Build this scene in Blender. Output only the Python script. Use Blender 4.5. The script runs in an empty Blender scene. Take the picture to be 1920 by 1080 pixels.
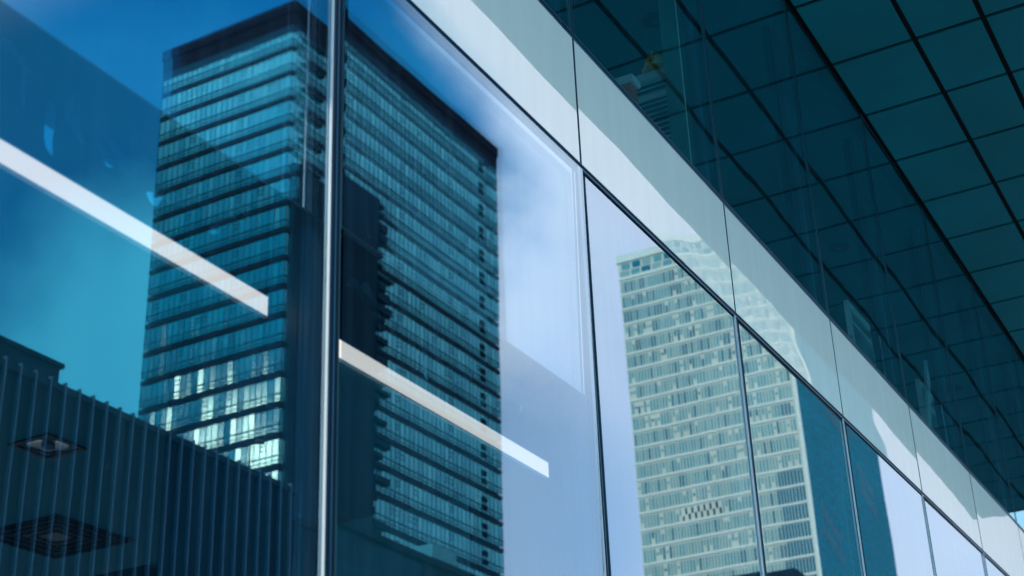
import bpy, math, random
from mathutils import Vector, Matrix, noise

random.seed(7)
scene = bpy.context.scene
col = scene.collection
R = math.radians
EYE = 1.6                      # eye height of the photographer above the pavement

# ------------------------------------------------------------------ camera
cam_d = bpy.data.cameras.new("camera")
cam = bpy.data.objects.new("camera", cam_d)
col.objects.link(cam)
cam_d.sensor_width = 36.0
cam_d.lens = 53.478
cam_d.clip_start = 0.05
cam_d.clip_end = 3000.0
RIGHT = Vector((0.485253, -0.873604, -0.036677))
DOWN = Vector((0.366710, 0.241414, -0.898467))
FWD = Vector((0.793759, 0.422534, 0.437506))
m = Matrix.Identity(4)
for i in range(3):
    m[i][0], m[i][1], m[i][2] = RIGHT[i], -DOWN[i], -FWD[i]
m[2][3] = EYE
cam.matrix_world = m
scene.camera = cam
cam_d.dof.use_dof = True
cam_d.dof.focus_distance = 8.5
cam_d.dof.aperture_fstop = 3.2

# ------------------------------------------------------------------ sky
SUN_EL, SUN_AZ = R(32), Vector((-1.0, -0.03, 0)).normalized()
SUN_DIR = Vector((SUN_AZ.x * math.cos(SUN_EL), SUN_AZ.y * math.cos(SUN_EL), math.sin(SUN_EL)))
world = bpy.data.worlds.new("World")
scene.world = world
world.use_nodes = True
nt = world.node_tree
nt.nodes.clear()
N = nt.nodes.new
L = nt.links.new


def wmath(op, a, b, clamp=False):
    n = N("ShaderNodeMath"); n.operation = op; n.use_clamp = clamp
    for s, v in ((0, a), (1, b)):
        if hasattr(v, "default_value") or hasattr(v, "links"):
            L(v, n.inputs[s])
        else:
            n.inputs[s].default_value = v
    return n.outputs[0]


tc = N("ShaderNodeTexCoord")
dirv = tc.outputs["Generated"]
sky = N("ShaderNodeTexSky")
sky.sky_type = 'NISHITA'
sky.sun_disc = False
sky.sun_elevation = SUN_EL
sky.sun_rotation = R(-90)
sky.air_density = 1.0
sky.dust_density = 0.6
sky.ozone_density = 2.0
tint = N("ShaderNodeMix"); tint.data_type = 'RGBA'; tint.blend_type = 'MULTIPLY'
tint.inputs[0].default_value = 1.0
L(sky.outputs[0], tint.inputs[6])
tint.inputs[7].default_value = (0.01, 1.12, 1.72, 1)
nz = N("ShaderNodeTexNoise"); nz.inputs["Scale"].default_value = 7.0; nz.inputs["Detail"].default_value = 6.0
nz.inputs["Roughness"].default_value = 0.55
L(dirv, nz.inputs["Vector"])
nz2 = N("ShaderNodeTexNoise"); nz2.inputs["Scale"].default_value = 2.2; nz2.inputs["Detail"].default_value = 5.0
L(dirv, nz2.inputs["Vector"])


def dot(vec):
    n = N("ShaderNodeVectorMath"); n.operation = 'DOT_PRODUCT'
    L(dirv, n.inputs[0]); n.inputs[1].default_value = Vector(vec).normalized()
    return n.outputs["Value"]


def ramp(v, lo, hi):
    n = N("ShaderNodeMapRange"); n.interpolation_type = 'SMOOTHSTEP'
    L(v, n.inputs[0]); n.inputs[1].default_value = lo; n.inputs[2].default_value = hi
    return n.outputs[0]


def blob(vec, deg_in, deg_out, jitter=0.02):
    v = wmath('ADD', dot(vec), wmath('MULTIPLY', wmath('SUBTRACT', nz.outputs[0], 0.5), jitter))
    return ramp(v, math.cos(R(deg_out)), math.cos(R(deg_in)))


jit = wmath('MULTIPLY', wmath('SUBTRACT', nz.outputs[0], 0.5), 0.06)
# the great cloud bank standing over the street's far end
bank = ramp(wmath('ADD', dot((0.167, 0.8833, 0.4381)), jit), -0.034, 0.012)
east = ramp(wmath('ADD', dot((0.93, -0.30, 0.32)), jit), math.cos(R(17)), math.cos(R(9.5)))
gapc = wmath('SUBTRACT', 1.0, wmath('MULTIPLY', blob((0.847, -0.443, 0.290), 1.0, 6.5, 0.006), 0.42))
c1 = wmath('MULTIPLY', wmath('MAXIMUM', bank, east), gapc)
wisp = wmath('MULTIPLY', blob((0.670, -0.615, 0.400), 1.0, 8.0, 0.012), 0.85)
haze_n = wmath('MULTIPLY', ramp(nz2.outputs[0], 0.42, 0.75), 0.24)
thin = wmath('MAXIMUM', wisp, haze_n)
fill_sky = ramp(dot((-0.1, -0.45, 0.89)), math.cos(R(44)), math.cos(R(28)))  # bright sky patch added out of view to light the facade
mask = c1
cl = N("ShaderNodeMix"); cl.data_type = 'RGBA'
cl.inputs[6].default_value = (6.6, 8.8, 12.8, 1)
cl.inputs[7].default_value = (13.0, 13.0, 14.0, 1)
L(nz.outputs[0], cl.inputs[0])
mx = N("ShaderNodeMix"); mx.data_type = 'RGBA'
mxt = N("ShaderNodeMix"); mxt.data_type = 'RGBA'
L(thin, mxt.inputs[0]); L(tint.outputs[2], mxt.inputs[6]); mxt.inputs[7].default_value = (1.6, 10.8, 14.5, 1)
L(mask, mx.inputs[0]); L(mxt.outputs[2], mx.inputs[6]); L(cl.outputs[2], mx.inputs[7])
# bright sky spot added out of view to make the tower's windows glint
mx2 = N("ShaderNodeMix"); mx2.data_type = 'RGBA'
mxh = N("ShaderNodeMix"); mxh.data_type = 'RGBA'
L(fill_sky, mxh.inputs[0]); L(mx.outputs[2], mxh.inputs[6]); mxh.inputs[7].default_value = (20, 22, 24, 1)
L(blob((-0.741, -0.580, 0.345), 0.6, 2.1, 0.0003), mx2.inputs[0])
L(mxh.outputs[2], mx2.inputs[6]); mx2.inputs[7].default_value = (560, 270, 190, 1)
bg = N("ShaderNodeBackground"); bg.inputs[1].default_value = 0.115
L(mx2.outputs[2], bg.inputs[0])
wo = N("ShaderNodeOutputWorld"); L(bg.outputs[0], wo.inputs[0])

# ------------------------------------------------------------------ sun
sun_d = bpy.data.lights.new("sun", 'SUN'); sun_d.energy = 3.2; sun_d.angle = R(0.5); sun_d.color = (1.0, 0.95, 0.86)
sun = bpy.data.objects.new("sun", sun_d); col.objects.link(sun)
sun.rotation_euler = SUN_DIR.to_track_quat('Z', 'Y').to_euler()
sun.location = (0, 0, 60)

scene.view_settings.view_transform = 'Standard'
scene.view_settings.look = 'None'
scene.view_settings.exposure = 0.0
scene.view_settings.gamma = 1.0
scene.render.engine = 'CYCLES'
scene.cycles.use_denoising = True
scene.cycles.max_bounces = 12
scene.cycles.glossy_bounces = 8
scene.cycles.transparent_max_bounces = 24
scene.cycles.sample_clamp_indirect = 6.0
scene.cycles.blur_glossy = 0.2


# ------------------------------------------------------------------ materials
def new_mat(name):
    mt = bpy.data.materials.new(name); mt.use_nodes = True
    return mt, mt.node_tree, mt.node_tree.nodes["Principled BSDF"]


def painted(name, c, rough=0.5, metal=0.0, vary=0.12, scale=3.0, spec=0.4, bump=0.0, stretch=None):
    """A real surface: base colour with blotchy wear, a roughness that wanders, optional bump."""
    mt, t, b = new_mat(name)
    tcx = t.nodes.new("ShaderNodeTexCoord")
    mp = t.nodes.new("ShaderNodeMapping")
    if stretch: mp.inputs["Scale"].default_value = stretch
    n = t.nodes.new("ShaderNodeTexNoise"); n.inputs["Scale"].default_value = scale; n.inputs["Detail"].default_value = 7
    t.links.new(tcx.outputs["Object"], mp.inputs[0]); t.links.new(mp.outputs[0], n.inputs["Vector"])
    mx = t.nodes.new("ShaderNodeMix"); mx.data_type = 'RGBA'
    mx.inputs[6].default_value = tuple(v * (1 - vary) for v in c) + (1,)
    mx.inputs[7].default_value = tuple(min(1, v * (1 + vary)) for v in c) + (1,)
    rp = t.nodes.new("ShaderNodeMapRange"); rp.inputs[1].default_value = 0.3; rp.inputs[2].default_value = 0.7
    t.links.new(n.outputs[0], rp.inputs[0]); t.links.new(rp.outputs[0], mx.inputs[0])
    t.links.new(mx.outputs[2], b.inputs["Base Color"])
    rr = t.nodes.new("ShaderNodeMapRange"); rr.inputs[3].default_value = max(0.02, rough - 0.08); rr.inputs[4].default_value = min(1, rough + 0.08)
    t.links.new(n.outputs[0], rr.inputs[0]); t.links.new(rr.outputs[0], b.inputs["Roughness"])
    b.inputs["Metallic"].default_value = metal
    b.inputs["Specular IOR Level"].default_value = spec
    if bump:
        bp = t.nodes.new("ShaderNodeBump"); bp.inputs["Strength"].default_value = bump; bp.inputs["Distance"].default_value = 0.02
        t.links.new(n.outputs[0], bp.inputs["Height"]); t.links.new(bp.outputs[0], b.inputs["Normal"])
    return mt


def glass(name, gtint, ttint, f0, f1, dust=0.04):
    """Coated clear glass: part mirror, part see-through, with a faint vertical film of dust."""
    mt = bpy.data.materials.new(name); mt.use_nodes = True
    t = mt.node_tree; t.nodes.clear()
    out = t.nodes.new("ShaderNodeOutputMaterial")
    tr = t.nodes.new("ShaderNodeBsdfTransparent"); tr.inputs[0].default_value = ttint + (1,)
    gl = t.nodes.new("ShaderNodeBsdfGlossy"); gl.inputs["Color"].default_value = gtint + (1,); gl.inputs["Roughness"].default_value = 0.0
    lw = t.nodes.new("ShaderNodeLayerWeight"); lw.inputs[0].default_value = 0.5
    mr = t.nodes.new("ShaderNodeMapRange"); mr.inputs[3].default_value = f0; mr.inputs[4].default_value = f1
    t.links.new(lw.outputs["Facing"], mr.inputs[0])
    ms = t.nodes.new("ShaderNodeMixShader")
    t.links.new(mr.outputs[0], ms.inputs[0]); t.links.new(tr.outputs[0], ms.inputs[1]); t.links.new(gl.outputs[0], ms.inputs[2])
    last = ms.outputs[0]
    if dust:
        tcx = t.nodes.new("ShaderNodeTexCoord"); mp = t.nodes.new("ShaderNodeMapping")
        mp.inputs["Scale"].default_value = (16, 1, 0.5)
        n = t.nodes.new("ShaderNodeTexNoise"); n.inputs["Scale"].default_value = 1.4; n.inputs["Detail"].default_value = 5
        t.links.new(tcx.outputs["Object"], mp.inputs[0]); t.links.new(mp.outputs[0], n.inputs["Vector"])
        dr = t.nodes.new("ShaderNodeMapRange"); dr.inputs[1].default_value = 0.45; dr.inputs[2].default_value = 0.85
        dr.inputs[3].default_value = 0.0; dr.inputs[4].default_value = dust
        t.links.new(n.outputs[0], dr.inputs[0])
        sp_ = t.nodes.new("ShaderNodeTexNoise"); sp_.inputs["Scale"].default_value = 55; sp_.inputs["Detail"].default_value = 1
        t.links.new(tcx.outputs["Object"], sp_.inputs["Vector"])
        sr = t.nodes.new("ShaderNodeMapRange"); sr.inputs[1].default_value = 0.80; sr.inputs[2].default_value = 0.84; sr.inputs[4].default_value = 0.25
        t.links.new(sp_.outputs[0], sr.inputs[0])
        ad = t.nodes.new("ShaderNodeMath"); ad.operation = 'ADD'
        t.links.new(dr.outputs[0], ad.inputs[0]); t.links.new(sr.outputs[0], ad.inputs[1])
        df = t.nodes.new("ShaderNodeBsdfDiffuse"); df.inputs[0].default_value = (0.25, 0.62, 0.8, 1)
        m2 = t.nodes.new("ShaderNodeMixShader")
        t.links.new(ad.outputs[0], m2.inputs[0]); t.links.new(last, m2.inputs[1]); t.links.new(df.outputs[0], m2.inputs[2])
        last = m2.outputs[0]
    t.links.new(last, out.inputs[0])
    return mt


def mirror_paint(name, c, gtint, fac, rough=0.0, vary=0.05, scale=0.6, stretch=None):
    """A colour behind a mirror-coated face: spandrel glass, tower windows."""
    mt = bpy.data.materials.new(name); mt.use_nodes = True
    t = mt.node_tree; t.nodes.clear()
    out = t.nodes.new("ShaderNodeOutputMaterial")
    tcx = t.nodes.new("ShaderNodeTexCoord")
    n = t.nodes.new("ShaderNodeTexNoise"); n.inputs["Scale"].default_value = scale; n.inputs["Detail"].default_value = 6
    mp = t.nodes.new("ShaderNodeMapping")
    if stretch: mp.inputs["Scale"].default_value = stretch
    t.links.new(tcx.outputs["Object"], mp.inputs[0]); t.links.new(mp.outputs[0], n.inputs["Vector"])
    mx = t.nodes.new("ShaderNodeMix"); mx.data_type = 'RGBA'
    mx.inputs[6].default_value = tuple(v * (1 - vary) for v in c) + (1,)
    mx.inputs[7].default_value = tuple(min(1, v * (1 + vary)) for v in c) + (1,)
    t.links.new(n.outputs[0], mx.inputs[0])
    df = t.nodes.new("ShaderNodeBsdfDiffuse"); t.links.new(mx.outputs[2], df.inputs[0])
    gl = t.nodes.new("ShaderNodeBsdfGlossy"); gl.inputs["Color"].default_value = gtint + (1,); gl.inputs["Roughness"].default_value = rough
    ms = t.nodes.new("ShaderNodeMixShader"); ms.inputs[0].default_value = fac
    t.links.new(df.outputs[0], ms.inputs[1]); t.links.new(gl.outputs[0], ms.inputs[2])
    t.links.new(ms.outputs[0], out.inputs[0])
    return mt


def lamp_mat(name, c, s):
    mt = bpy.data.materials.new(name); mt.use_nodes = True
    t = mt.node_tree; t.nodes.clear()
    out = t.nodes.new("ShaderNodeOutputMaterial")
    e = t.nodes.new("ShaderNodeEmission"); e.inputs[0].default_value = c + (1,); e.inputs[1].default_value = s
    t.links.new(e.outputs[0], out.inputs[0])
    return mt


M = {
    'glass_out': glass("vision_glass_outer", (0.66, 0.86, 0.98), (0.84, 0.93, 0.97), 0.19, 0.54, 0.02),
    'glass_pale': glass("pale_vision_glass", (0.72, 0.86, 0.96), (0.5, 0.86, 0.92), 0.31, 0.69, 0.03),
    'glass_up': glass("upper_vision_glass", (0.45, 0.88, 1.0), (0.60, 0.95, 0.98), 0.36, 0.69, 0.02),
    'glass_in': glass("vision_glass_inner", (0.35, 0.80, 0.95), (0.96, 0.98, 0.985), 0.02, 0.08, 0.0),
    'leaf_film': mirror_paint("leaf_film", (0.02, 0.16, 0.26), (0.6, 0.95, 1.0), 0.66),
    'glass_mid': glass("mid_vision_glass", (0.70, 0.86, 0.96), (0.82, 0.92, 0.96), 0.24, 0.60, 0.025),
    'added_mirror_sheet_soft': mirror_paint("soft_added_mirror_sheet", (0.001, 0.015, 0.03), (0.92, 0.95, 1.0), 0.50),
    'added_mirror_sheet': mirror_paint("added_mirror_sheet", (0.002, 0.03, 0.05), (0.92, 0.95, 1.0), 0.66),
    'glass_edge': painted("glass_edge_seal", (0.01, 0.06, 0.09), 0.4),
    'spandrel': mirror_paint("spandrel_glass", (0.70, 0.86, 0.83), (0.95, 0.84, 0.80), 0.30, vary=0.09, scale=1.2, stretch=(7, 7, 0.7)),
    'gasket': painted("black_gasket", (0.004, 0.012, 0.022), 0.35, vary=0.3, scale=9),
    'gasket_lip': painted("blue_grey_aluminium_lip", (0.02, 0.12, 0.22), 0.3, metal=0.6),
    'silver': painted("silver_aluminium", (0.66, 0.68, 0.67), 0.45, metal=0.15, vary=0.06, scale=4, stretch=(30, 30, 0.4)),
    'groove': painted("grey_teal_groove", (0.012, 0.08, 0.12), 0.5),
    'soffit': painted("teal_soffit_panel", (0.001, 0.096, 0.132), 0.6, vary=0.14, scale=0.9, spec=0.04),
    'soffit_back': painted("black_soffit_joint", (0.002, 0.003, 0.005), 0.8, spec=0.06),
    'canopy_trim': painted("dark_canopy_trim", (0.03, 0.09, 0.11), 0.4, metal=0.4),
    'room_wall': painted("blue_grey_room_wall", (0.008, 0.20, 0.28), 0.8, spec=0.04),
    'room_dark': painted("dark_room_wall", (0.008, 0.05, 0.09), 0.8, spec=0.04),
    'partition': painted("pale_blue_partition", (0.004, 0.06, 0.10), 0.7, spec=0.04),
    'partition_green': painted("green_grey_post", (0.05, 0.25, 0.23), 0.6),
    'upper_ceiling': painted("deep_teal_ceiling", (0.003, 0.11, 0.15), 0.7, spec=0.04),
    'ceiling': painted("pale_teal_ceiling", (0.004, 0.14, 0.20), 0.7, spec=0.04, vary=0.04),
    'fascia': painted("dark_blue_fascia", (0.0004, 0.003, 0.008), 0.5, spec=0.04),
    'ornament': painted("pale_blue_ornament", (0.10, 0.62, 0.85), 0.5, vary=0.2, scale=12),
    'led': lamp_mat("white_strip_light", (0.95, 0.86, 0.80), 1.25),
    'black': painted("black_metal", (0.004, 0.006, 0.01), 0.4, spec=0.05),
    'lamp_dark': painted("dark_lamp_reflector", (0.03, 0.06, 0.08), 0.15, spec=0.05, metal=0.9),
    'slat': painted("teal_louvre_slat", (0.60, 0.95, 0.95), 0.5),
    'white_frame': painted("white_painted_frame", (0.62, 0.86, 0.86), 0.5, vary=0.06),
    'yellow': painted("yellow_plastic", (0.85, 0.62, 0.10), 0.35),
    'red': painted("red_plastic", (0.75, 0.13, 0.05), 0.4),
    'paper': painted("white_card", (0.75, 0.82, 0.82), 0.7),
    't1_win_a': mirror_paint("tower_teal_window", (0.003, 0.25, 0.30), (0.22, 0.62, 0.68), 0.42, 0.085),
    't1_win_b': mirror_paint("tower_teal_window_pale", (0.005, 0.29, 0.34), (0.25, 0.70, 0.74), 0.45, 0.085),
    't1_win_c': mirror_paint("tower_teal_window_deep", (0.003, 0.21, 0.27), (0.20, 0.55, 0.62), 0.38, 0.09),
    't1_band': painted("tower_dark_band", (0.004, 0.022, 0.040), 0.8, spec=0.06),
    't1_rail': painted("tower_rail", (0.004, 0.085, 0.125), 0.8, spec=0.06),
    't1_roof': painted("tower_black_parapet", (0.002, 0.004, 0.010), 0.8, spec=0.06),
    't1_under': painted("tower_navy_frieze", (0.004, 0.035, 0.060), 0.8, spec=0.06),
    't1_core_shade': painted("tower_core_and_shade", (0.002, 0.026, 0.045), 0.8, spec=0.06, vary=0.25, scale=0.15),  # core colour, also used to paint another tower's dark reflection on the face
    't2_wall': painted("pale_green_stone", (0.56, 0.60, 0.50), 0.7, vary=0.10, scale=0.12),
    't2_line': painted("cream_stone_course", (0.62, 0.70, 0.62), 0.7),
    't2_win_a': painted("pale_teal_window", (0.18, 0.35, 0.33), 0.4),
    't2_win_b': painted("teal_window", (0.09, 0.29, 0.31), 0.3),
    't2_win_c': painted("deep_teal_window", (0.012, 0.15, 0.21), 0.25, spec=0.04),
    't2_win_d': painted("near_black_window", (0.004, 0.05, 0.08), 0.25, spec=0.04),
    't2_side': painted("shaded_mottled_stone", (0.012, 0.25, 0.33), 0.7, spec=0.04, vary=0.3, scale=0.9),  # mottled stone with the shade side's darker blue put into its colour
    'rib_wall': painted("dark_blue_cladding", (0.002, 0.013, 0.024), 0.8, spec=0.06, vary=0.35, scale=0.5),
    'rib_fin': painted("blue_grey_fin", (0.015, 0.12, 0.20), 0.45, vary=0.15),
    'rib_joint': painted("black_cladding_joint", (0.002, 0.010, 0.016), 0.8, spec=0.06),
    'pent': painted("navy_render", (0.006, 0.035, 0.055), 0.8, spec=0.06),
    'panel_bld': painted("dark_stone_panel", (0.004, 0.035, 0.060), 0.8, spec=0.06, vary=0.35, scale=0.35),
    'panel_teal': painted("teal_plant_box", (0.02, 0.22, 0.26), 0.6),
    'podium': painted("teal_podium", (0.010, 0.16, 0.22), 0.6, vary=0.3, scale=0.2),
    'steel': painted("lamp_post_steel", (0.03, 0.06, 0.08), 0.4, metal=0.5),
    'asphalt': painted("asphalt", (0.05, 0.055, 0.06), 0.9, vary=0.25, scale=2.0, bump=0.2),
    'paving': painted("grey_paving", (0.36, 0.40, 0.41), 0.8, vary=0.2, scale=1.0),
    'line': painted("white_road_paint", (0.75, 0.75, 0.72), 0.7),
}


# ------------------------------------------------------------------ mesh helpers
class MB:
    def __init__(self):
        self.v, self.f, self.mi, self.sm = [], [], [], []

    def quad(self, a, b, c, d, mi=0, smooth=False):
        k = len(self.v)
        self.v += [tuple(a), tuple(b), tuple(c), tuple(d)]
        self.f.append((k, k + 1, k + 2, k + 3)); self.mi.append(mi); self.sm.append(smooth)

    def poly(self, pts, mi=0):
        k = len(self.v)
        self.v += [tuple(p) for p in pts]
        self.f.append(tuple(range(k, k + len(pts)))); self.mi.append(mi); self.sm.append(False)

    def box(self, x0, x1, y0, y1, z0, z1, mi=0, bev=0.0):
        k = len(self.v)
        if bev <= 0:
            self.v += [(x0, y0, z0), (x1, y0, z0), (x1, y1, z0), (x0, y1, z0), (x0, y0, z1), (x1, y0, z1), (x1, y1, z1), (x0, y1, z1)]
            fs = [(0, 3, 2, 1), (4, 5, 6, 7), (0, 1, 5, 4), (1, 2, 6, 5), (2, 3, 7, 6), (3, 0, 4, 7)]
        else:
            b = bev
            self.v += [(x0 + b, y0 + b, z0), (x1 - b, y0 + b, z0), (x1 - b, y1 - b, z0), (x0 + b, y1 - b, z0),
                       (x0, y0, z0 + b), (x1, y0, z0 + b), (x1, y1, z0 + b), (x0, y1, z0 + b),
                       (x0, y0, z1), (x1, y0, z1), (x1, y1, z1), (x0, y1, z1)]
            fs = [(0, 3, 2, 1), (8, 9, 10, 11)]
            for i in range(4):
                j = (i + 1) % 4
                fs += [(i, j, j + 4, i + 4), (i + 4, j + 4, j + 8, i + 8)]
        for f in fs:
            self.f.append(tuple(k + i for i in f)); self.mi.append(mi); self.sm.append(False)

    def tube(self, pts, radii, n=14, mi=0, cap=True, smooth=True):
        """Round bar along pts with a radius at each point."""
        pts = [Vector(p) for p in pts]
        k = len(self.v)
        for i, p in enumerate(pts):
            d = (pts[min(i + 1, len(pts) - 1)] - pts[max(i - 1, 0)]).normalized()
            u = d.orthogonal().normalized() if i == 0 else (u - d * u.dot(d)).normalized()
            w = d.cross(u)
            for j in range(n):
                a = 2 * math.pi * j / n
                self.v.append(tuple(p + (u * math.cos(a) + w * math.sin(a)) * radii[i]))
        for i in range(len(pts) - 1):
            for j in range(n):
                a, b = k + i * n + j, k + i * n + (j + 1) % n
                self.f.append((a, b, b + n, a + n)); self.mi.append(mi); self.sm.append(smooth)
        if cap:
            self.f.append(tuple(k + j for j in reversed(range(n)))); self.mi.append(mi); self.sm.append(False)
            e = k + (len(pts) - 1) * n
            self.f.append(tuple(e + j for j in range(n))); self.mi.append(mi); self.sm.append(False)

    def lathe(self, c, prof, n=28, mi=0, squash=(1, 1)):
        k = len(self.v)
        for r, z in prof:
            for j in range(n):
                a = 2 * math.pi * j / n
                self.v.append((c[0] + r * math.cos(a) * squash[0], c[1] + r * math.sin(a) * squash[1], c[2] + z))
        for i in range(len(prof) - 1):
            for j in range(n):
                a, b = k + i * n + j, k + i * n + (j + 1) % n
                self.f.append((a, b, b + n, a + n)); self.mi.append(mi); self.sm.append(True)

    def build(self, name, mats, parent=None):
        me = bpy.data.meshes.new(name)
        me.from_pydata(self.v, [], self.f)
        for mt in (mats if isinstance(mats, (list, tuple)) else [mats]):
            me.materials.append(M[mt])
        me.polygons.foreach_set("material_index", self.mi)
        me.polygons.foreach_set("use_smooth", self.sm)
        me.update()
        o = bpy.data.objects.new(name, me); col.objects.link(o)
        if parent: o.parent = parent
        return o


def thing(name, loc, label, cat, group=None):
    o = bpy.data.objects.new(name, None); col.objects.link(o)
    o.empty_display_size = 0.3
    o.location = loc
    o['label'] = label; o['category'] = cat
    if group: o['group'] = group
    return o


def tag(o, label, cat, group=None):
    o['label'] = label; o['category'] = cat
    if group: o['group'] = group
    return o


def structure(o):
    o['kind'] = 'structure'
    return o


def base(parent, o):
    """keep o's mesh in world coordinates although its parent stands elsewhere"""
    o.matrix_parent_inverse = Matrix.Translation(parent.location).inverted()
    return o


# ------------------------------------------------------------------ measures (metres; heights above the pavement)
YF = 2.6                                     # face of the glass wall
W, X0 = 1.9738, 3.6517                       # bay width, first mullion seen
Z1, Z2, Z3 = 3.6297 + EYE, 4.3749 + EYE, 7.1167 + EYE      # transom, upper sill, soffit
SP, SO = 0.92617, 9.7490                     # soffit panel length, a seam
ROWS = (0.0, 0.7186, 1.2757, 2.0295)         # soffit rows, out from the glass
FIRST, LAST = -2, 13                         # bays
CAN_X0, CAN_X1 = SO - 14 * SP, 24.42
XA, XB = X0 + FIRST * W, X0 + (LAST + 1) * W
mull = lambda i: X0 + i * W

# ------------------------------------------------------------------ ground
g = MB()
g.quad((-900, -900, -0.12), (1500, -900, -0.12), (1500, 900, -0.12), (-900, 900, -0.12))
structure(g.build('road', 'asphalt'))
g = MB(); g.box(-60, 400, -4.2, 40, -0.5, 0.0, bev=0.02)
structure(g.build('pavement', 'paving'))
g = MB(); g.box(-60, 120, -60, -20.6, -0.5, 0.0, bev=0.02)
structure(g.build('far_pavement', 'paving'))
g = MB()
for k in range(-6, 30):
    g.box(k * 6.0, k * 6.0 + 3, -12.6, -12.45, -0.119, -0.112)
structure(g.build('road_markings', 'line'))

# ------------------------------------------------------------------ the glass building
bld = thing('glass_building', (X0, YF, 0), 'glass curtain wall building with white spandrel band and reflected towers', 'building')
B = lambda o: base(bld, o)


def pane_mesh(w, h, nu, nv, seed, bulge, wob, wobs, tilt_u, tilt_v, mats, thick=0.022, wedge=0.0, taper=0.0):
    """A sealed glass unit: outer face towards -y at y=0, slightly bulged and wavy as real float glass is."""
    mb = MB()
    off = Vector((seed * 3.7, seed * 1.3, 0))

    def disp(u, v, k):
        x, z = (u - 0.5) * w, (v - 0.5) * h
        s = bulge * math.sin(math.pi * u) * min(1.0, math.sin(math.pi * v) * 1.6)
        s += wob * noise.noise(Vector((x * wobs, z * wobs, k)) + off)
        s += wob * 0.22 * noise.noise(Vector((x * wobs * 3.1, z * wobs * 2.3, k + 5)) + off)
        s += tilt_u * x + tilt_v * z
        return s
    for side, sgn in ((0, 0.0), (1, thick)):
        k = len(mb.v)
        for j in range(nv + 1):
            for i in range(nu + 1):
                u, v = i / nu, j / nv
                d = disp(u, v, 0 if side == 0 else 9)
                if side == 1:
                    d += wedge * (u - 0.5) * w + taper * (v - 0.5) * h
                mb.v.append(((u - 0.5) * w, sgn - d, (v - 0.5) * h))
        for j in range(nv):
            for i in range(nu):
                a = k + j * (nu + 1) + i
                f = (a, a + 1, a + nu + 2, a + nu + 1)
                mb.f.append(f if side == 0 else tuple(reversed(f)))
                mb.mi.append(side); mb.sm.append(True)
    # the sealed edge
    t, e = thick, 0.004
    for x0, x1, z0, z1 in ((-w / 2 - e, -w / 2, -h / 2, h / 2), (w / 2, w / 2 + e, -h / 2, h / 2), (-w / 2 - e, w / 2 + e, -h / 2 - e, -h / 2), (-w / 2 - e, w / 2 + e, h / 2, h / 2 + e)):
        mb.box(x0, x1, 0.0, t, z0, z1, 2)
    return mb


JW = 0.068                                   # joint width
pane_tilt = {0: (0.0, 0.0085), -1: (0.0, 0.0)}
rnd = random.Random(3)
LOW0 = 0.15
for i in range(FIRST, LAST + 1):
    cx = mull(i) + W / 2
    # lower panes
    tu, tv = pane_tilt.get(i, (rnd.uniform(-.0012, .0012), rnd.uniform(-.0012, .0012)))
    h = Z1 - LOW0 - 0.04
    mb = pane_mesh(W - JW, h, 34, 84, i + 20, -0.0007 if i == 0 else 0.0008, 0.00016, 1.1, tu, tv, None, wedge=0.0022, taper=0.0004)
    o = mb.build('window_pane', ['glass_out' if i < 0 else 'glass_mid' if i == 0 else 'glass_pale', 'glass_in', 'glass_edge'], bld)
    o.location = (cx, YF, LOW0 + h / 2); B(o)
    o['label'] = 'tall ground storey pane of blue coated glass'
    # spandrel
    h = Z2 - Z1 - 0.036
    mb = pane_mesh(W - 0.022, h, 36, 16, i + 60, 0.0016, 0.0003, 1.2, rnd.uniform(-.001, .001), rnd.uniform(-.0008, .0008), None)
    o = mb.build('spandrel_panel', ['spandrel', 'glass_edge', 'glass_edge'], bld)
    o.location = (cx, YF, (Z1 + Z2) / 2); B(o)
    o['label'] = 'white back painted glass spandrel panel'
    # upper panes
    h = Z3 - Z2 - 0.042
    mb = pane_mesh(W - 0.030, h, 36, 44, i + 90, 0.0016, 0.0006, 1.3, rnd.uniform(-.001, .001), rnd.uniform(-.001, .001), None, wedge=0.001)
    o = mb.build('window_pane', ['glass_up', 'glass_in', 'glass_edge'], bld)
    o.location = (cx, YF, (Z2 + Z3) / 2 + 0.002); B(o)
    o['label'] = 'dark upper storey glass pane under the soffit'

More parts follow.
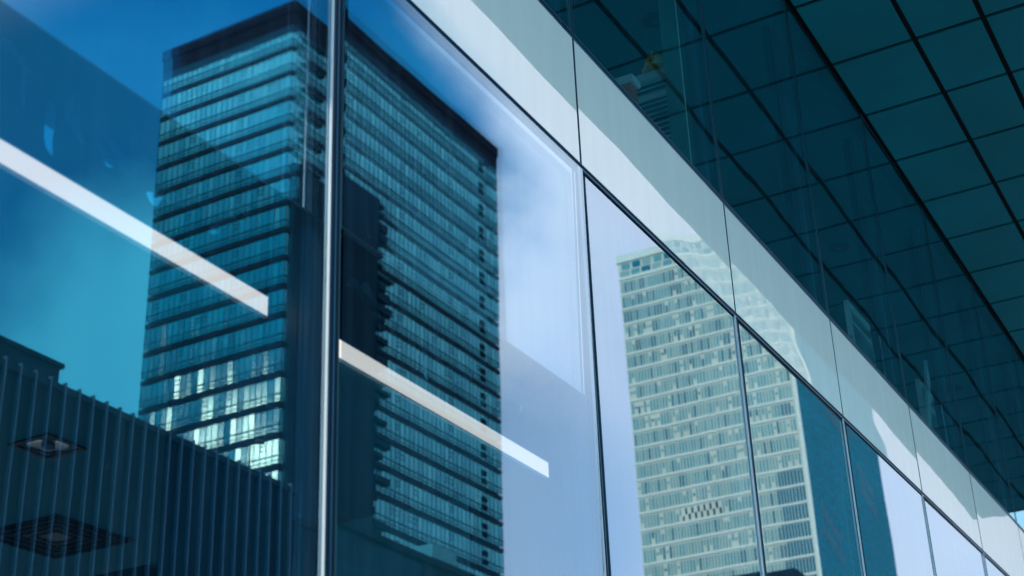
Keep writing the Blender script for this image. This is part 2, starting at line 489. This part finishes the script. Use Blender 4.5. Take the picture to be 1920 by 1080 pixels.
for i in range(FIRST, LAST + 2):
    x = mull(i)
    mb = MB()
    mb.box(x - JW / 2 + 0.005, x + JW / 2 - 0.005, YF + 0.006, YF + 0.03, LOW0, Z1 - 0.022, 0)
    mb.box(x - JW / 2 + 0.0055, x - JW / 2 + 0.012, YF + 0.0, YF + 0.006, LOW0, Z1 - 0.024, 1)
    mb.box(x + 0.003, x + 0.010, YF + 0.001, YF + 0.006, LOW0, Z1 - 0.024, 1)
    mb.box(x - 0.008, x + 0.008, YF + 0.006, YF + 0.03, Z1 + 0.022, Z2 - 0.022, 0)
    mb.box(x - 0.012, x + 0.012, YF + 0.005, YF + 0.03, Z2 + 0.022, Z3, 0)
    mb.box(x - 0.0115, x - 0.006, YF + 0.001, YF + 0.005, Z2 + 0.024, Z3 - 0.002, 1)
    B(mb.build('mullion_joint', ['gasket', 'gasket_lip'], bld))
    mb = MB()
    for z0, z1, d in ((LOW0, Z1 - 0.024, 0.28 if i == 0 else 0.32), (Z2 + 0.024, Z3 - 0.03, 0.13)):
        a = x - JW / 2 - 0.006
        for k, (dy0, dy1, wx) in enumerate(((0.0, .010, .020), (.010, .013, .012), (.013, .021, .018), (.021, .023, .010), (.023, .029, .015))):
            mb.box(a - wx * d, a, YF - 0.002 - dy1 * d, YF - 0.002 - dy0 * d, z0, z1, 1 if k in (1, 3) or d < .2 else 0)
    B(mb.build('mullion_cap', ['silver', 'groove'], bld))
    # the aluminium post behind the glass
    mb = MB()
    for z0, z1 in ((0.0, Z1 - 0.02), (Z2 + 0.02, Z3 - 0.05)):
        up = z0 > 1
        d = 0.6 if up else 1.0
        y = YF + 0.075
        mb.box(x - 0.030, x + 0.030, y, y + 0.022 * d, z0, z1, 0)
        mb.box(x - 0.026, x + 0.026, y + 0.022 * d, y + 0.027 * d, z0, z1, 1)
        mb.box(x - 0.031, x + 0.031, y + 0.027 * d, y + 0.040 * d, z0, z1, 0)
        mb.box(x - 0.025, x + 0.025, y + 0.040 * d, y + 0.050 * d, z0, z1, 1)
        mb.box(x - 0.028, x + 0.028, y + 0.050 * d, y + 0.062 * d, z0, z1, 2)
        mb.box(x - 0.022, x + 0.022, y + 0.062 * d, y + 0.100 * d, z0, z1, 2)
    B(mb.build('mullion', ['rib_fin', 'groove', 'groove'], bld))
for z, nm in ((Z1, 'transom'), (Z2, 'transom')):
    mb = MB()
    mb.box(XA, XB, YF + 0.004, YF + 0.03, z - 0.020, z + 0.020, 0)
    mb.box(XA, XB, YF - 0.003, YF + 0.004, z - 0.018, z - 0.010, 1)
    mb.box(XA, XB, YF - 0.001, YF + 0.004, z + 0.011, z + 0.017, 1)
    if z == Z1: mb.box(XA, XB, YF + 0.075, YF + 0.10, z - 0.090, z - 0.034, 2)
    B(mb.build(nm, ['gasket', 'gasket_lip', 'rib_fin'], bld))

# shell behind the glass: floors, ceilings, back walls
mb = MB()
mb.box(XA, XB, YF + 0.16, 9, 0.02, 0.15, 1)
mb.box(XA, XB, YF + 0.14, 9, Z1 - 0.03, Z2 - 0.05, 0); mb.box(XA, XB, YF + 0.14, 8.5, Z2 - 0.05, Z2 - 0.03, 3)
mb.box(XA, XB, YF + 0.06, 9, 6.9 + EYE, Z3 + 0.4, 2)
B(mb.build('floor_slab', ['room_wall', 'paving', 'upper_ceiling', 'paper'], bld))
mb = MB()
for z0, z1 in ((0.15, Z1 - 0.03), (Z2 - 0.03, 6.9 + EYE)):
    mb.box(XA, XB, 8.6, 9, z0, z0 + 0.8); mb.box(XA, XB, 8.6, 9, z1 - 0.25, z1)
    for i in range(FIRST, LAST + 2):
        mb.box(mull(i) - .08, mull(i) + .08, 8.6, 9, z0 + 0.8, z1 - 0.25)
mb.box(XA - 0.3, XA, YF, 9, 0, Z3); mb.box(XB, XB + 0.3, YF, 9, 0, Z3)
B(mb.build('room_wall', 'room_dark', bld))
for i in range(FIRST + 1, LAST + 1):
    x = mull(i)
    mb = MB(); mb.box(x - 0.06, x + 0.33, YF + 0.215, YF + 0.62, 0.15, Z1 - 0.03)
    B(mb.build('column', 'partition', bld))
    mb = MB()
    if i == 2:
        mb.box(x - 0.055, x + 0.06, YF + 0.155, YF + 0.27, Z2 - 0.03, 6.9 + EYE, 0)
        mb.box(x - 0.058, x - 0.05, YF + 0.151, YF + 0.156, Z2 - 0.03, 6.9 + EYE, 1)
    else:
        mb.box(x - 0.03, x + 0.03, YF + 0.155, YF + 0.20, Z2 - 0.03, 6.9 + EYE, 2)
    B(mb.build('interior_post', ['partition_green', 'slat', 'room_dark'], bld))
# upper building over the canopy
mb = MB()
mb.box(XA - 0.3, XB + 0.3, YF + 0.05, 12, Z3 + 0.4, 19, 0)
for k in range(4):
    mb.box(XA - 0.3, XB + 0.3, YF + 0.0, YF + 0.05, Z3 + 0.4 + k * 2.6, Z3 + 0.9 + k * 2.6, 1)
for i in range(FIRST, LAST + 2):
    mb.box(mull(i) - 0.03, mull(i) + 0.03, YF - 0.02, YF + 0.05, Z3 + 0.4, 19, 2)
B(mb.build('upper_storey', ['t1_win_a', 'spandrel', 'gasket'], bld))

# dropped ceilings with a dark fascia behind the first panes
CZ, FT = 2.117 + EYE, 2.615 + EYE
for i in range(FIRST, 1):
    xa, xb = mull(i) + 0.332, mull(i + 1) - 0.062
    mb = MB(); mb.box(xa, xb, YF + 0.235, 6.2, CZ, FT, 0); mb.box(mull(i) - 0.062, xa, YF + 0.622, 6.2, CZ, FT, 0)
    cp = B(mb.build('dropped_ceiling', 'ceiling', bld))
    mb = MB(); mb.box(xa, xb, YF + 0.22, YF + 0.234, CZ + 0.074, FT, 0)
    mb.build('fascia', 'fascia', cp)
    r2 = random.Random(11)
    n = 19
    for k in range(n):                       # curled leaf shapes in a drifting row, the same on each fascia
        px = xa + 0.10 + (xb - xa - 0.2) * (k + r2.uniform(-.3, .3)) / (n - 1)
        pz = CZ + 0.235 + 0.10 * math.sin(k * 1.9) * r2.uniform(.4, 1) + 0.05 * r2.random()
        ln, wd, an = r2.uniform(.08, .16), r2.uniform(.024, .044), r2.uniform(-1.0, 0.4)
        top, bot = [], []
        for s in range(13):
            t = s / 12
            cxp = (t - .5) * ln
            bend = 0.35 * ln * math.sin(t * math.pi * r2.choice((1, 1)) + .3 * k)
            hw = wd * (math.sin(math.pi * t) ** 0.7) * (1 - 0.45 * t)
            top.append((cxp, bend + hw)); bot.append((cxp, bend - hw * 0.6))
        pts = top + bot[::-1][1:-1]
        ca, sa = math.cos(an), math.sin(an)
        mb = MB()
        P = [(px + a * ca - b * sa, YF + 0.216, pz + a * sa + b * ca) for a, b in pts]
        Q = [(a, b + 0.004, c) for a, b, c in P]
        for q in range(12):
            tq = lambda pt: (px + pt[0] * ca - pt[1] * sa, YF + 0.216, pz + pt[0] * sa + pt[1] * ca)
            mb.quad(tq(top[q]), tq(bot[q]), tq(bot[q + 1]), tq(top[q + 1]))
        for s in range(len(P)):
            s2 = (s + 1) % len(P)
            mb.quad(P[s], Q[s], Q[s2], P[s2])
        mb.build('leaf_ornament', 'leaf_film', cp)
    if i < -1:
        continue
    where = {-1: 'white strip light along the dark fascia in the leftmost pane, left of the silver mullion',
             0: 'white strip light along the dark fascia right of the tall silver mullion'}[i]
    if i <= 0:  # mirror sheet added to brighten the reflection above the fascia
        zb = 2.450 + EYE
        tu, tv = pane_tilt.get(i, (0.0, 0.0))
        pm = pane_mesh(W - 0.004, Z1 + 0.06 - zb, 20, 14, 7 + i, 0.0004, 0.0001, 1.2, tu + 0.0022, tv + 0.0007, None, thick=0.006)
        o = pm.build('added_mirror_panel', ['added_mirror_sheet' if i < 0 else 'added_mirror_sheet_soft', 'glass_edge', 'glass_edge'], bld)
        gap = 0.048 if i < 0 else 0.033 - tv * ((Z1 + 0.06 + zb) / 2 - (LOW0 + Z1 - 0.04) / 2)
        o.location = (mull(i) + W / 2 + (0.115 if i < 0 else 0.06), YF + gap, (Z1 + 0.06 + zb) / 2); B(o)
    lt = thing('strip_light', (xa, YF + 0.22, CZ), where, 'strip light', 'strip lights under the dropped ceilings')
    mb = MB(); mb.box(xa + 0.001, xb - 0.001, YF + 0.219, YF + 0.233, CZ + 0.003, CZ + 0.071)
    base(lt, mb.build('diffuser', 'led', lt))
    mb = MB()
    mb.box(xa, xb, YF + 0.2185, YF + 0.234, CZ - 0.001, CZ + 0.003); mb.box(xa, xb, YF + 0.2185, YF + 0.234, CZ + 0.071, CZ + 0.0745)
    base(lt, mb.build('housing', 'silver', lt))


# recessed lamps and the air vent of the leftmost room
def downlight(x, y, z, r, label, square=False, sx=1.0, sy=1.0, group='recessed ceiling lamps'):
    t = thing('downlight', (x, y, z), label, 'ceiling lamp', group)
    mb = MB()
    if square:
        a, b = r * 1.25 * sx, r * 1.25 * sy
        for q in ((-a, a, -b, -b + .02), (-a, a, b - .02, b), (-a, -a + .02, -b + .02, b - .02), (a - .02, a, -b + .02, b - .02)):
            mb.box(q[0], q[1], q[2], q[3], -0.010, -0.001)
    else:
        mb.lathe((0, 0, 0), [(r * 1.15, -0.001), (r * 1.18, -0.008), (r * 1.02, -0.012), (r, -0.006)])
    mb.build('trim_ring', 'black', t)
    mb = MB()
    mb.lathe((0, 0, 0), [(r, -0.006), (r * 0.9, -0.004), (r * 0.55, -0.0025), (0.001, -0.002)])
    mb.build('reflector', 'lamp_dark' if square else 'black', t)
    mb = MB()
    mb.lathe((0, 0, 0), [(0.001, -0.018), (r * .22, -0.017), (r * .3, -0.012), (r * .32, -0.004)])
    mb.build('bulb', 'steel', t)
    return t


downlight(4.07, 4.25, CZ, 0.085, 'square recessed lamp beside the air vent behind the leftmost pane', square=True)
vt = thing('air_vent', (4.97, 5.08, CZ), 'square stepped ceiling air vent low behind the leftmost pane', 'air vent')
mb = MB()
S = 0.23
for k in range(4):
    s, z = S - k * 0.05, -0.016 + k * 0.003
    for q in ((-s, s, -s, -s + .018), (-s, s, s - .018, s), (-s, -s + .018, -s + .018, s - .018), (s - .018, s, -s + .018, s - .018)):
        mb.box(q[0], q[1], q[2], q[3], z, -0.001)
mb.build('louvre_ring', 'rib_wall', vt)
mb = MB(); mb.box(-S - .02, S + .02, -S - .02, S + .02, -0.003, -0.0012)
mb.build('backing', 'black', vt)

# upper room ceiling lamps
for k, lab in enumerate(('round recessed lamp above the yellow hat in the upper room', 'round recessed lamp halfway along the dark upper glass',
                         'round recessed lamp above the leaning plank in the upper room')):
    downlight(9.03 + 4.475 * k, 3.47, 6.9 + EYE - 0.001, 0.085, lab)

# ------------------------------------------------------------------ things standing in the upper rooms
FZ = Z2 - 0.03                               # upper room floor


def louvre(name, x0, x1, y, z0, z1, label, across=True, slats=13, frame='white_frame'):
    """A framed louvre panel; across=True faces the street, else it faces along it."""
    t = thing(name, ((x0 + x1) / 2, y, z0), label, 'louvre screen', 'louvre screens in the upper rooms')
    w, h = x1 - x0, z1 - z0
    f = MB(); b = 0.05
    f.box(-w / 2, -w / 2 + b, -0.02, 0.02, 0, h); f.box(w / 2 - b, w / 2, -0.02, 0.02, 0, h)
    f.box(-w / 2 + b, w / 2 - b, -0.02, 0.02, h - b, h); f.box(-w / 2 + b, w / 2 - b, -0.02, 0.02, 0, b)
    f.box(-w / 2 + b, w / 2 - b, -0.015, 0.015, h * .84 - .012, h * .84 + .012)
    fo = f.build('frame', frame, t)
    s = MB()
    for k in range(slats * 2):
        z = b + (h - 2 * b) * (k + .5) / (slats * 2)
        dz = (h - 2 * b) / (slats * 2) * .36
        s.quad((-w / 2 + b, -0.012, z - dz), (w / 2 - b, -0.012, z - dz), (w / 2 - b, 0.010, z + dz), (-w / 2 + b, 0.010, z + dz))
    so = s.build('slats', 'slat', t)
    k = MB(); k.box(-w / 2 + b, w / 2 - b, 0.013, 0.018, b, h - b); k.build('backing', 'room_dark', t)
    if not across:
        t.rotation_euler = (0, 0, R(-90))
    return t


louvre('louvre_screen', 7.64 - 0.21, 7.64 + 0.21, 3.04, FZ, 5.45 + EYE, 'teal louvre screen in a white frame below the round yellow hat', across=False)
louvre('louvre_screen', 11.55, 12.75, 2.98, FZ, 5.40 + EYE, 'white framed louvre screen standing behind the middle of the upper glass', slats=24)
louvre('louvre_screen', 13.95, 14.9, 3.02, FZ, 5.52 + EYE, 'white framed louvre screen standing behind the leaning plank', slats=24)
h = thing('safety_hat', (7.63, 2.955, 5.452 + EYE), 'round yellow hat resting on top of the louvre screen', 'hat')
mb = MB()
mb.lathe((0, 0, 0), [(0.088, 0.0), (0.094, 0.004), (0.088, 0.010), (0.080, 0.018), (0.077, 0.05), (0.066, 0.085), (0.046, 0.108), (0.02, 0.119), (0.001, 0.121)], squash=(.9, 1.0))
mb.build('shell', 'yellow', h)
mb = MB()
mb.tube([(-0.055, 0, .062 + .045), (0, 0, .124), (0.055, 0, .062 + .045)], [.006, .008, .006], n=8)
mb.build('ridge', 'yellow', h)
mb = MB(); mb.box(-0.074, -0.066, -0.02, 0.012, 0.03, 0.06)
mb.build('badge', 'red', h)
c = thing('bin', (7.25, 3.03, FZ), 'slim red bin with a white lid in the upper room beside the louvre screen', 'bin')
mb = MB(); mb.box(-.05, .05, -.065, .055, 0, .78, bev=.008); mb.build('body', 'red', c)
mb = MB(); mb.box(-.06, .06, -.085, .075, .781, .83, bev=.006); mb.box(-.03, .03, -.03, .02, .83, .845); mb.build('lid', 'paper', c)
p = thing('plank', (13.55, 2.97, FZ), 'pale plank leaning sideways behind the right part of the upper glass', 'plank')
mb = MB(); mb.box(-.055, .055, -.015, .015, 0, 1.62, bev=.003); mb.build('board', 'white_frame', p)
p.rotation_euler = (0, R(27), 0)
d = thing('leaning_board', (12.15, 2.90, FZ), 'narrow white board leaning in front of the middle louvre screen', 'board')
mb = MB(); mb.box(-.10, .10, -.012, .012, 0, .78, bev=.003); mb.build('board', 'paper', d)
d.rotation_euler = (R(-4), R(8), 0)

# ------------------------------------------------------------------ the canopy
can = thing('canopy', (SO, YF, Z3), 'dark teal panelled canopy soffit jutting out over the glass wall', 'canopy')
rt = random.Random(5)
mb = MB()
gx, gy = 0.022, 0.022
k = 0
x = CAN_X0
while x < CAN_X1 - 0.1:
    xe = min(x + SP, CAN_X1)
    for r in range(3):
        y1 = YF - ROWS[r] - (gy if r else 0.030)
        y0 = YF - ROWS[r + 1] + gy * (1 if r < 2 else 0.6)
        ax, ay = rt.uniform(-.0012, .0012), rt.uniform(-.0012, .0012)
        i0 = len(mb.v)
        mb.box(x + gx, xe - gx, y0, y1, Z3, Z3 + 0.018)
        for q in range(i0, len(mb.v)):
            vx, vy, vz = mb.v[q]
            mb.v[q] = (vx, vy, vz + ax * (vx - x) + ay * (vy - y0))
    x += SP
base(can, mb.build('soffit', 'soffit', can))
mb = MB(); mb.box(CAN_X0, CAN_X1, YF - ROWS[3] + 0.01, YF + 0.05, Z3 + 0.022, Z3 + 0.06)
base(can, mb.build('joint_backing', 'soffit_back', can))
mb = MB()
mb.box(CAN_X0, CAN_X1, YF - ROWS[3] - 0.05, YF - ROWS[3], Z3 - 0.012, Z3 + 0.40)
mb.box(CAN_X1, CAN_X1 + 0.05, YF - ROWS[3] - 0.05, YF - 0.01, Z3 - 0.012, Z3 + 0.40)
base(can, mb.build('edge_trim', 'canopy_trim', can))
mb = MB(); mb.box(CAN_X0, CAN_X1, YF - ROWS[3], YF + 0.04, Z3 + 0.06, Z3 + 0.38)
base(can, mb.build('roof', 'canopy_trim', can))

# ------------------------------------------------------------------ across the street: the dark glass tower
TX, TY, TW, TD, TH = 137.5, -99.8, 51.6, 23.0, 128.5 + EYE
tw = thing('office_tower', (TX + TW / 2, TY - TD / 2, 0), 'dark blue glass office tower with black parapet and dark floor bands, mirrored in the glass', 'tower')
T = lambda o: base(tw, o)
mb = MB(); mb.box(TX + .3, TX + TW - .3, TY - TD + .3, TY - .3, 0, TH - 5)
T(mb.build('core', 't1_core_shade', tw))
mb = MB()
mb.box(TX - .25, TX + TW + .25, TY - TD - .25, TY + .25, TH - 1.7, TH, 0)
mb.box(TX - .10, TX + TW + .10, TY - TD - .10, TY + .10, TH - 3.9, TH - 1.7, 0)
mb.box(TX - .06, TX + TW + .06, TY - TD - .06, TY + .06, TH - 5.2, TH - 3.9, 1)
mb.box(TX + 8, TX + 30, TY - 18, TY - 6, TH, TH + 2.2, 0)
T(mb.build('parapet', ['t1_roof', 't1_under'], tw))
FH = 4.0
ZT = TH - 6.55 - 1.2                         # first dark band
floors = []
z = ZT
while z > 6:
    floors.append(z); z -= FH
win, bands, rails = MB(), MB(), MB()
rw = random.Random(21)
NL, NR = 24, 46
for fi, z in enumerate(floors):
    bands.box(TX - .10, TX + TW + .10, TY - TD - .10, TY + .10, z - .33, z + .33)
    rails.box(TX - .12, TX + TW + .12, TY - TD - .12, TY + .12, z + 1.35, z + 1.50)
    rails.box(TX - .10, TX + TW + .10, TY - TD - .10, TY + .10, z + 0.80, z + 0.88)
    zt, zb = z + FH - .5, z + .5
    if fi == 0: zt = TH - 5.2
    for face, n in ((0, NL), (1, NR)):
        for k in range(n):
            u0, u1 = (k + .045) / n, (k + .955) / n
            o = [rw.gauss(0, .008) for _ in range(2)]
            s1, s2 = rw.gauss(0, .006), rw.gauss(0, .011)
            mi = rw.choices((0, 1, 2), (5, 2, 3))[0]
            def P(u, zz, e):
                return (TX - e, TY - TD * (1 - u), zz) if face == 0 else (TX + TW * u, TY + e, zz)
            a = P(u0, zb, .02 + s1 + s2); b = P(u1, zb, .02 - s1 + s2); c_ = P(u1, zt, .02 - s1 - s2); d_ = P(u0, zt, .02 + s1 - s2)
            if face == 0: win.quad(d_, c_, b, a, mi)
            else: win.quad(b, a, d_, c_, mi)
        # mullions, and here and there a small opening light
        for k in range(n + 1):
            u = k / n
            wv = .035
            if face == 0: rails.box(TX - .08, TX, TY - TD * (1 - u) - wv, TY - TD * (1 - u) + wv, zb, zt)
            else: rails.box(TX + TW * u - wv, TX + TW * u + wv, TY, TY + .08, zb, zt)
            if k < n and (k in ((6, 15) if face == 0 else (9, 21, 33)) or rw.random() < .05):
                um = (k + .5) / n; du = .42 / n
                for zz in (z + 2.3, z + 2.9):
                    if face == 0: rails.box(TX - .09, TX, TY - TD * (1 - um) - TD * du, TY - TD * (1 - um) + TD * du, zz, zz + .10)
                    else: rails.box(TX + TW * (um - du), TX + TW * (um + du), TY, TY + .09, zz, zz + .10)
T(win.build('window_glazing', ['t1_win_a', 't1_win_b', 't1_win_c'], tw))
T(bands.build('floor_band', 't1_band', tw))
T(rails.build('window_rail', 't1_rail', tw))
# added dark slab with a jagged edge, shaped as another tower's shadow and reflection
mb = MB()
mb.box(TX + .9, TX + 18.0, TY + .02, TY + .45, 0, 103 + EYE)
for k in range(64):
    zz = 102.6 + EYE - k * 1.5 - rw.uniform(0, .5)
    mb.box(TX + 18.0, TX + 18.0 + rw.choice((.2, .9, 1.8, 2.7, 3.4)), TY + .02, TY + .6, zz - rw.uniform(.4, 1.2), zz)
T(mb.build('reflected_shade_slab', 't1_core_shade', tw))
for z in floors[:19]:
    for dz in (.9, 2.1):
        mb = MB(); mb.box(TX + 46.0, TX + 47.3, TY + .03, TY + .20, z + dz, z + dz + .75)
        T(mb.build('vent_slot', 't1_roof', tw))
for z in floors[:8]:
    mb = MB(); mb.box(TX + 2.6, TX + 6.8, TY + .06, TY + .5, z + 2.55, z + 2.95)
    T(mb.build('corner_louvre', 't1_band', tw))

# ------------------------------------------------------------------ the pale stone tower further on
SX, SY, SW, SD, SH = 299.2, -84.8, 56.0, 40.6, 165.5 + EYE
st = thing('stone_tower', (SX + SW / 2, SY - SD / 2, 0), 'pale green stone tower with rows of narrow windows, mirrored in the right panes', 'tower')
S_ = lambda o: base(st, o)
mb = MB(); mb.box(SX, SX + SW, SY - SD, SY, 0, SH - 2, 0)
S_(mb.build('wall', 't2_wall', st))
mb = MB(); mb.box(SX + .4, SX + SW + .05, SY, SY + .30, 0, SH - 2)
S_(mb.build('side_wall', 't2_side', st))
mb = MB()
mb.box(SX - .3, SX + SW + .3, SY - SD - .3, SY + .45, SH - 2, SH, 0)
mb.box(SX - .25, SX + .2, SY - SD, SY, SH - 6.6, SH - 6.0, 0)
mb.box(SX - .22, SX + .2, SY - .45, SY + .4, 0, SH - 2, 0)
FH2 = 3.85
nf = int((SH - 8) / FH2)
wins = MB()
rs = random.Random(33)
NC = 50
for f in range(nf):
    z = SH - 6.9 - f * FH2
    mb.box(SX - .22, SX + .1, SY - SD, SY - .8, z - FH2 + .10, z - FH2 + .52, 0)
    zrel = z - EYE
    fade = max(0.0, min(1.0, (zrel - 120) / 35))
    for c in range(NC):
        y = SY - .9 - (c + .5) * (SD - 1.2) / NC
        dark = zrel < 105 and c < 9
        chk = 98.5 < zrel < 103.0 and 24 <= c <= 36
        if dark and c < 8 + (f % 2):
            wins.box(SX - .07, SX + .05, y - .29, y + .29, z - FH2 + .62, z - .12, 2)
            continue
        h0, h1 = z - FH2 + .75, z - .35
        if rs.random() < .25: h0 += 1.25 * rs.choice((0, 1)); h1 -= 0.9 * rs.choice((0, 1))
        mi = rs.choices((0, 1, 2), (4, 4 + 3 * fade, 1.2 + 3 * fade))[0]
        if chk:
            zm = (h0 + h1) / 2
            h0, h1, mi = (zm, z - .35, 3) if c % 2 else (z - FH2 + .75, zm, 3)
        if h1 - h0 > .3:
            wins.box(SX - .05, SX + .05, y - .25, y + .25, h0, h1, mi)
    for y in range(0, NC, 10):
        pass
for c in range(NC + 1):                      # fine ribs between the windows
    y = SY - .9 - c * (SD - 1.2) / NC
    mb.box(SX - .14, SX + .05, y - .07, y + .07, 0, SH - 6.6, 1)
for k in range(14):                          # louvred crown
    y = SY - SD + .5 + k * (SD - 1) / 14
    wins.box(SX - .12, SX + .05, y, y + (SD - 1) / 14 - .5, SH - 5.6, SH - 4.3, k % 3); wins.box(SX - .12, SX + .05, y + .4, y + (SD - 1) / 14 - .2, SH - 3.9, SH - 2.4, (k + 1) % 3)
S_(mb.build('stone_course', ['t2_line', 't2_wall'], st))
S_(wins.build('window', ['t2_win_a', 't2_win_b', 't2_win_c', 't2_win_d'], st))
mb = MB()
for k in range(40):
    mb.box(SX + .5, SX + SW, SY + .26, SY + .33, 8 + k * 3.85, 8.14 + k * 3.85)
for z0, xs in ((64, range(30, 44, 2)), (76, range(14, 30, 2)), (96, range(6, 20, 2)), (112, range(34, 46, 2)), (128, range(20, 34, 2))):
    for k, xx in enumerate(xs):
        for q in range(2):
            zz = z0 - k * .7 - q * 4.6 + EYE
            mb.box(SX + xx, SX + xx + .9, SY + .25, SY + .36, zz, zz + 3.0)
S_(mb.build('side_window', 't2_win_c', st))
# podium with a sloping roof at the tower's foot
pd = thing('podium_building', (212, -61, 0), 'low teal building with a sloping roof at the foot of the pale tower', 'building')
mb = MB()
x0, x1, y0, y1, zt = 189, 235, -68, -54.8, 51.6 + EYE
mb.box(x0, x1, y0, y1, 0, zt, 0)
base(pd, mb.build('wall', 'podium', pd))
mb = MB()
A = [(x0 - .5, y1 + .5, zt), (x1 + .5, y1 + .5, zt), (x1 + .5, y0 - .5, zt), (x0 - .5, y0 - .5, zt)]
Bt = [(x0 + 1, y1 - 1, zt + 1.6), (x1 - 1, y1 - 1, zt + 1.6), (x1 - 1, y0 + 1, zt + 1.6), (x0 + 1, y0 + 1, zt + 1.6)]
for k in range(4):
    j = (k + 1) % 4
    mb.quad(A[k], A[j], Bt[j], Bt[k])
mb.poly(Bt); mb.poly(A[::-1])
base(pd, mb.build('roof', 'rib_wall', pd))

# ------------------------------------------------------------------ the ribbed building straight across the street
RY = 5.2 - 30.0
RX0, RX1, RZ = 14.0, 40.2, 16.85 + EYE
rb = thing('ribbed_building', ((RX0 + RX1) / 2, RY - 8, 0), 'low dark building with upright fins and a roof block, mirrored bottom left', 'building')
Q_ = lambda o: base(rb, o)
mb = MB(); mb.box(RX0, RX1, RY - 16, RY, 0, RZ - .25, 0)
for k in range(12):
    zz = RZ - 1.6 - k * 1.45
    mb.box(RX0, RX1, RY, RY + .012, zz, zz + .05, 1)
Q_(mb.build('wall', ['rib_wall', 'rib_joint'], rb))
mb = MB(); mb.box(RX0 - .1, RX1 + .1, RY - 16.1, RY + .12, RZ - .25, RZ - .05)
Q_(mb.build('coping', 'pent', rb))
x = RX0 + .2
while x < RX1:
    mb = MB(); mb.box(x - .032, x + .032, RY + .013, RY + .14, 1.0, RZ + .05)
    Q_(mb.build('fin', 'rib_fin', rb))
    x += .57
mb = MB(); mb.box(12.0, 30.75, RY - 12, RY - 2.0, RZ - .25, 18.46 + EYE); mb.box(11.9, 30.85, RY - 12.1, RY - 1.9, 18.46 + EYE, 18.60 + EYE)
Q_(mb.build('roof_block', 'pent', rb))
pn = thing('panelled_building', (47, RY - 6, 0), 'low dark building of large stone panels, mirrored below the second strip light', 'building')
mb = MB(); mb.box(40.6, 54.0, RY - 12, RY - .03, 0, 15.6 + EYE, 1)
rp = random.Random(8)
for i in range(9):
    for j in range(9):
        if rp.random() < .06: continue
        mb.box(40.62 + i * 1.48, 40.62 + i * 1.48 + 1.43, RY - .03, RY + .02 + rp.uniform(0, .03), 15.5 + EYE - (j + 1) * 1.75, 15.5 + EYE - j * 1.75 - .05, 0 if rp.random() > .3 else 2)
base(pn, mb.build('wall', ['panel_bld', 'rib_joint', 'rib_wall'], pn))
mb = MB(); mb.box(40.5, 54.1, RY - 12.1, RY + .12, 15.6 + EYE, 15.85 + EYE)
base(pn, mb.build('coping', 'rib_joint', pn))
mb = MB(); mb.box(50.3, 52.1, RY - 3.5, RY - 1.0, 15.85 + EYE, 17.0 + EYE); mb.box(49.2, 50.3, RY - 3.2, RY - 1.2, 15.85 + EYE, 16.5 + EYE)
base(pn, mb.build('plant_box', 'panel_teal', pn))

# pole camera on the roof edge, street lamp on the far pavement
cc = thing('camera_pole', (38.3, RY - .5, RZ - .05), 'small camera pole on the roof edge of the ribbed building', 'camera pole')
mb = MB(); mb.tube([(0, 0, 0), (0, 0, 1.25)], [.035, .03], n=8); mb.tube([(0, 0, 1.15), (.28, .1, 1.28)], [.02, .02], n=8); mb.build('pole', 'black', cc)
mb = MB(); mb.tube([(.18, .06, 1.27), (.25, .09, 1.30), (.50, .18, 1.34), (.54, .20, 1.34)], [.04, .085, .085, .06], n=10); mb.build('camera_head', 'steel', cc)
sl = thing('street_lamp', (37.4, 5.2 - 20.0, -0.62), 'thin steel street lamp with a short arm, mirrored at the lower edge', 'street lamp')
mb = MB(); mb.tube([(0, 0, 0), (0, 0, 6), (0, 0, 13.2)], [.11, .09, .06], n=12); mb.build('pole', 'steel', sl)
mb = MB(); mb.tube([(0, 0, 13.1), (.2, 0, 13.2), (.4, 0, 13.22)], [.045, .04, .035], n=8); mb.build('arm', 'steel', sl)
mb = MB(); mb.box(.25, .6, -.08, .08, 13.15, 13.25, bev=.02); mb.build('lamp_head', 'black', sl)
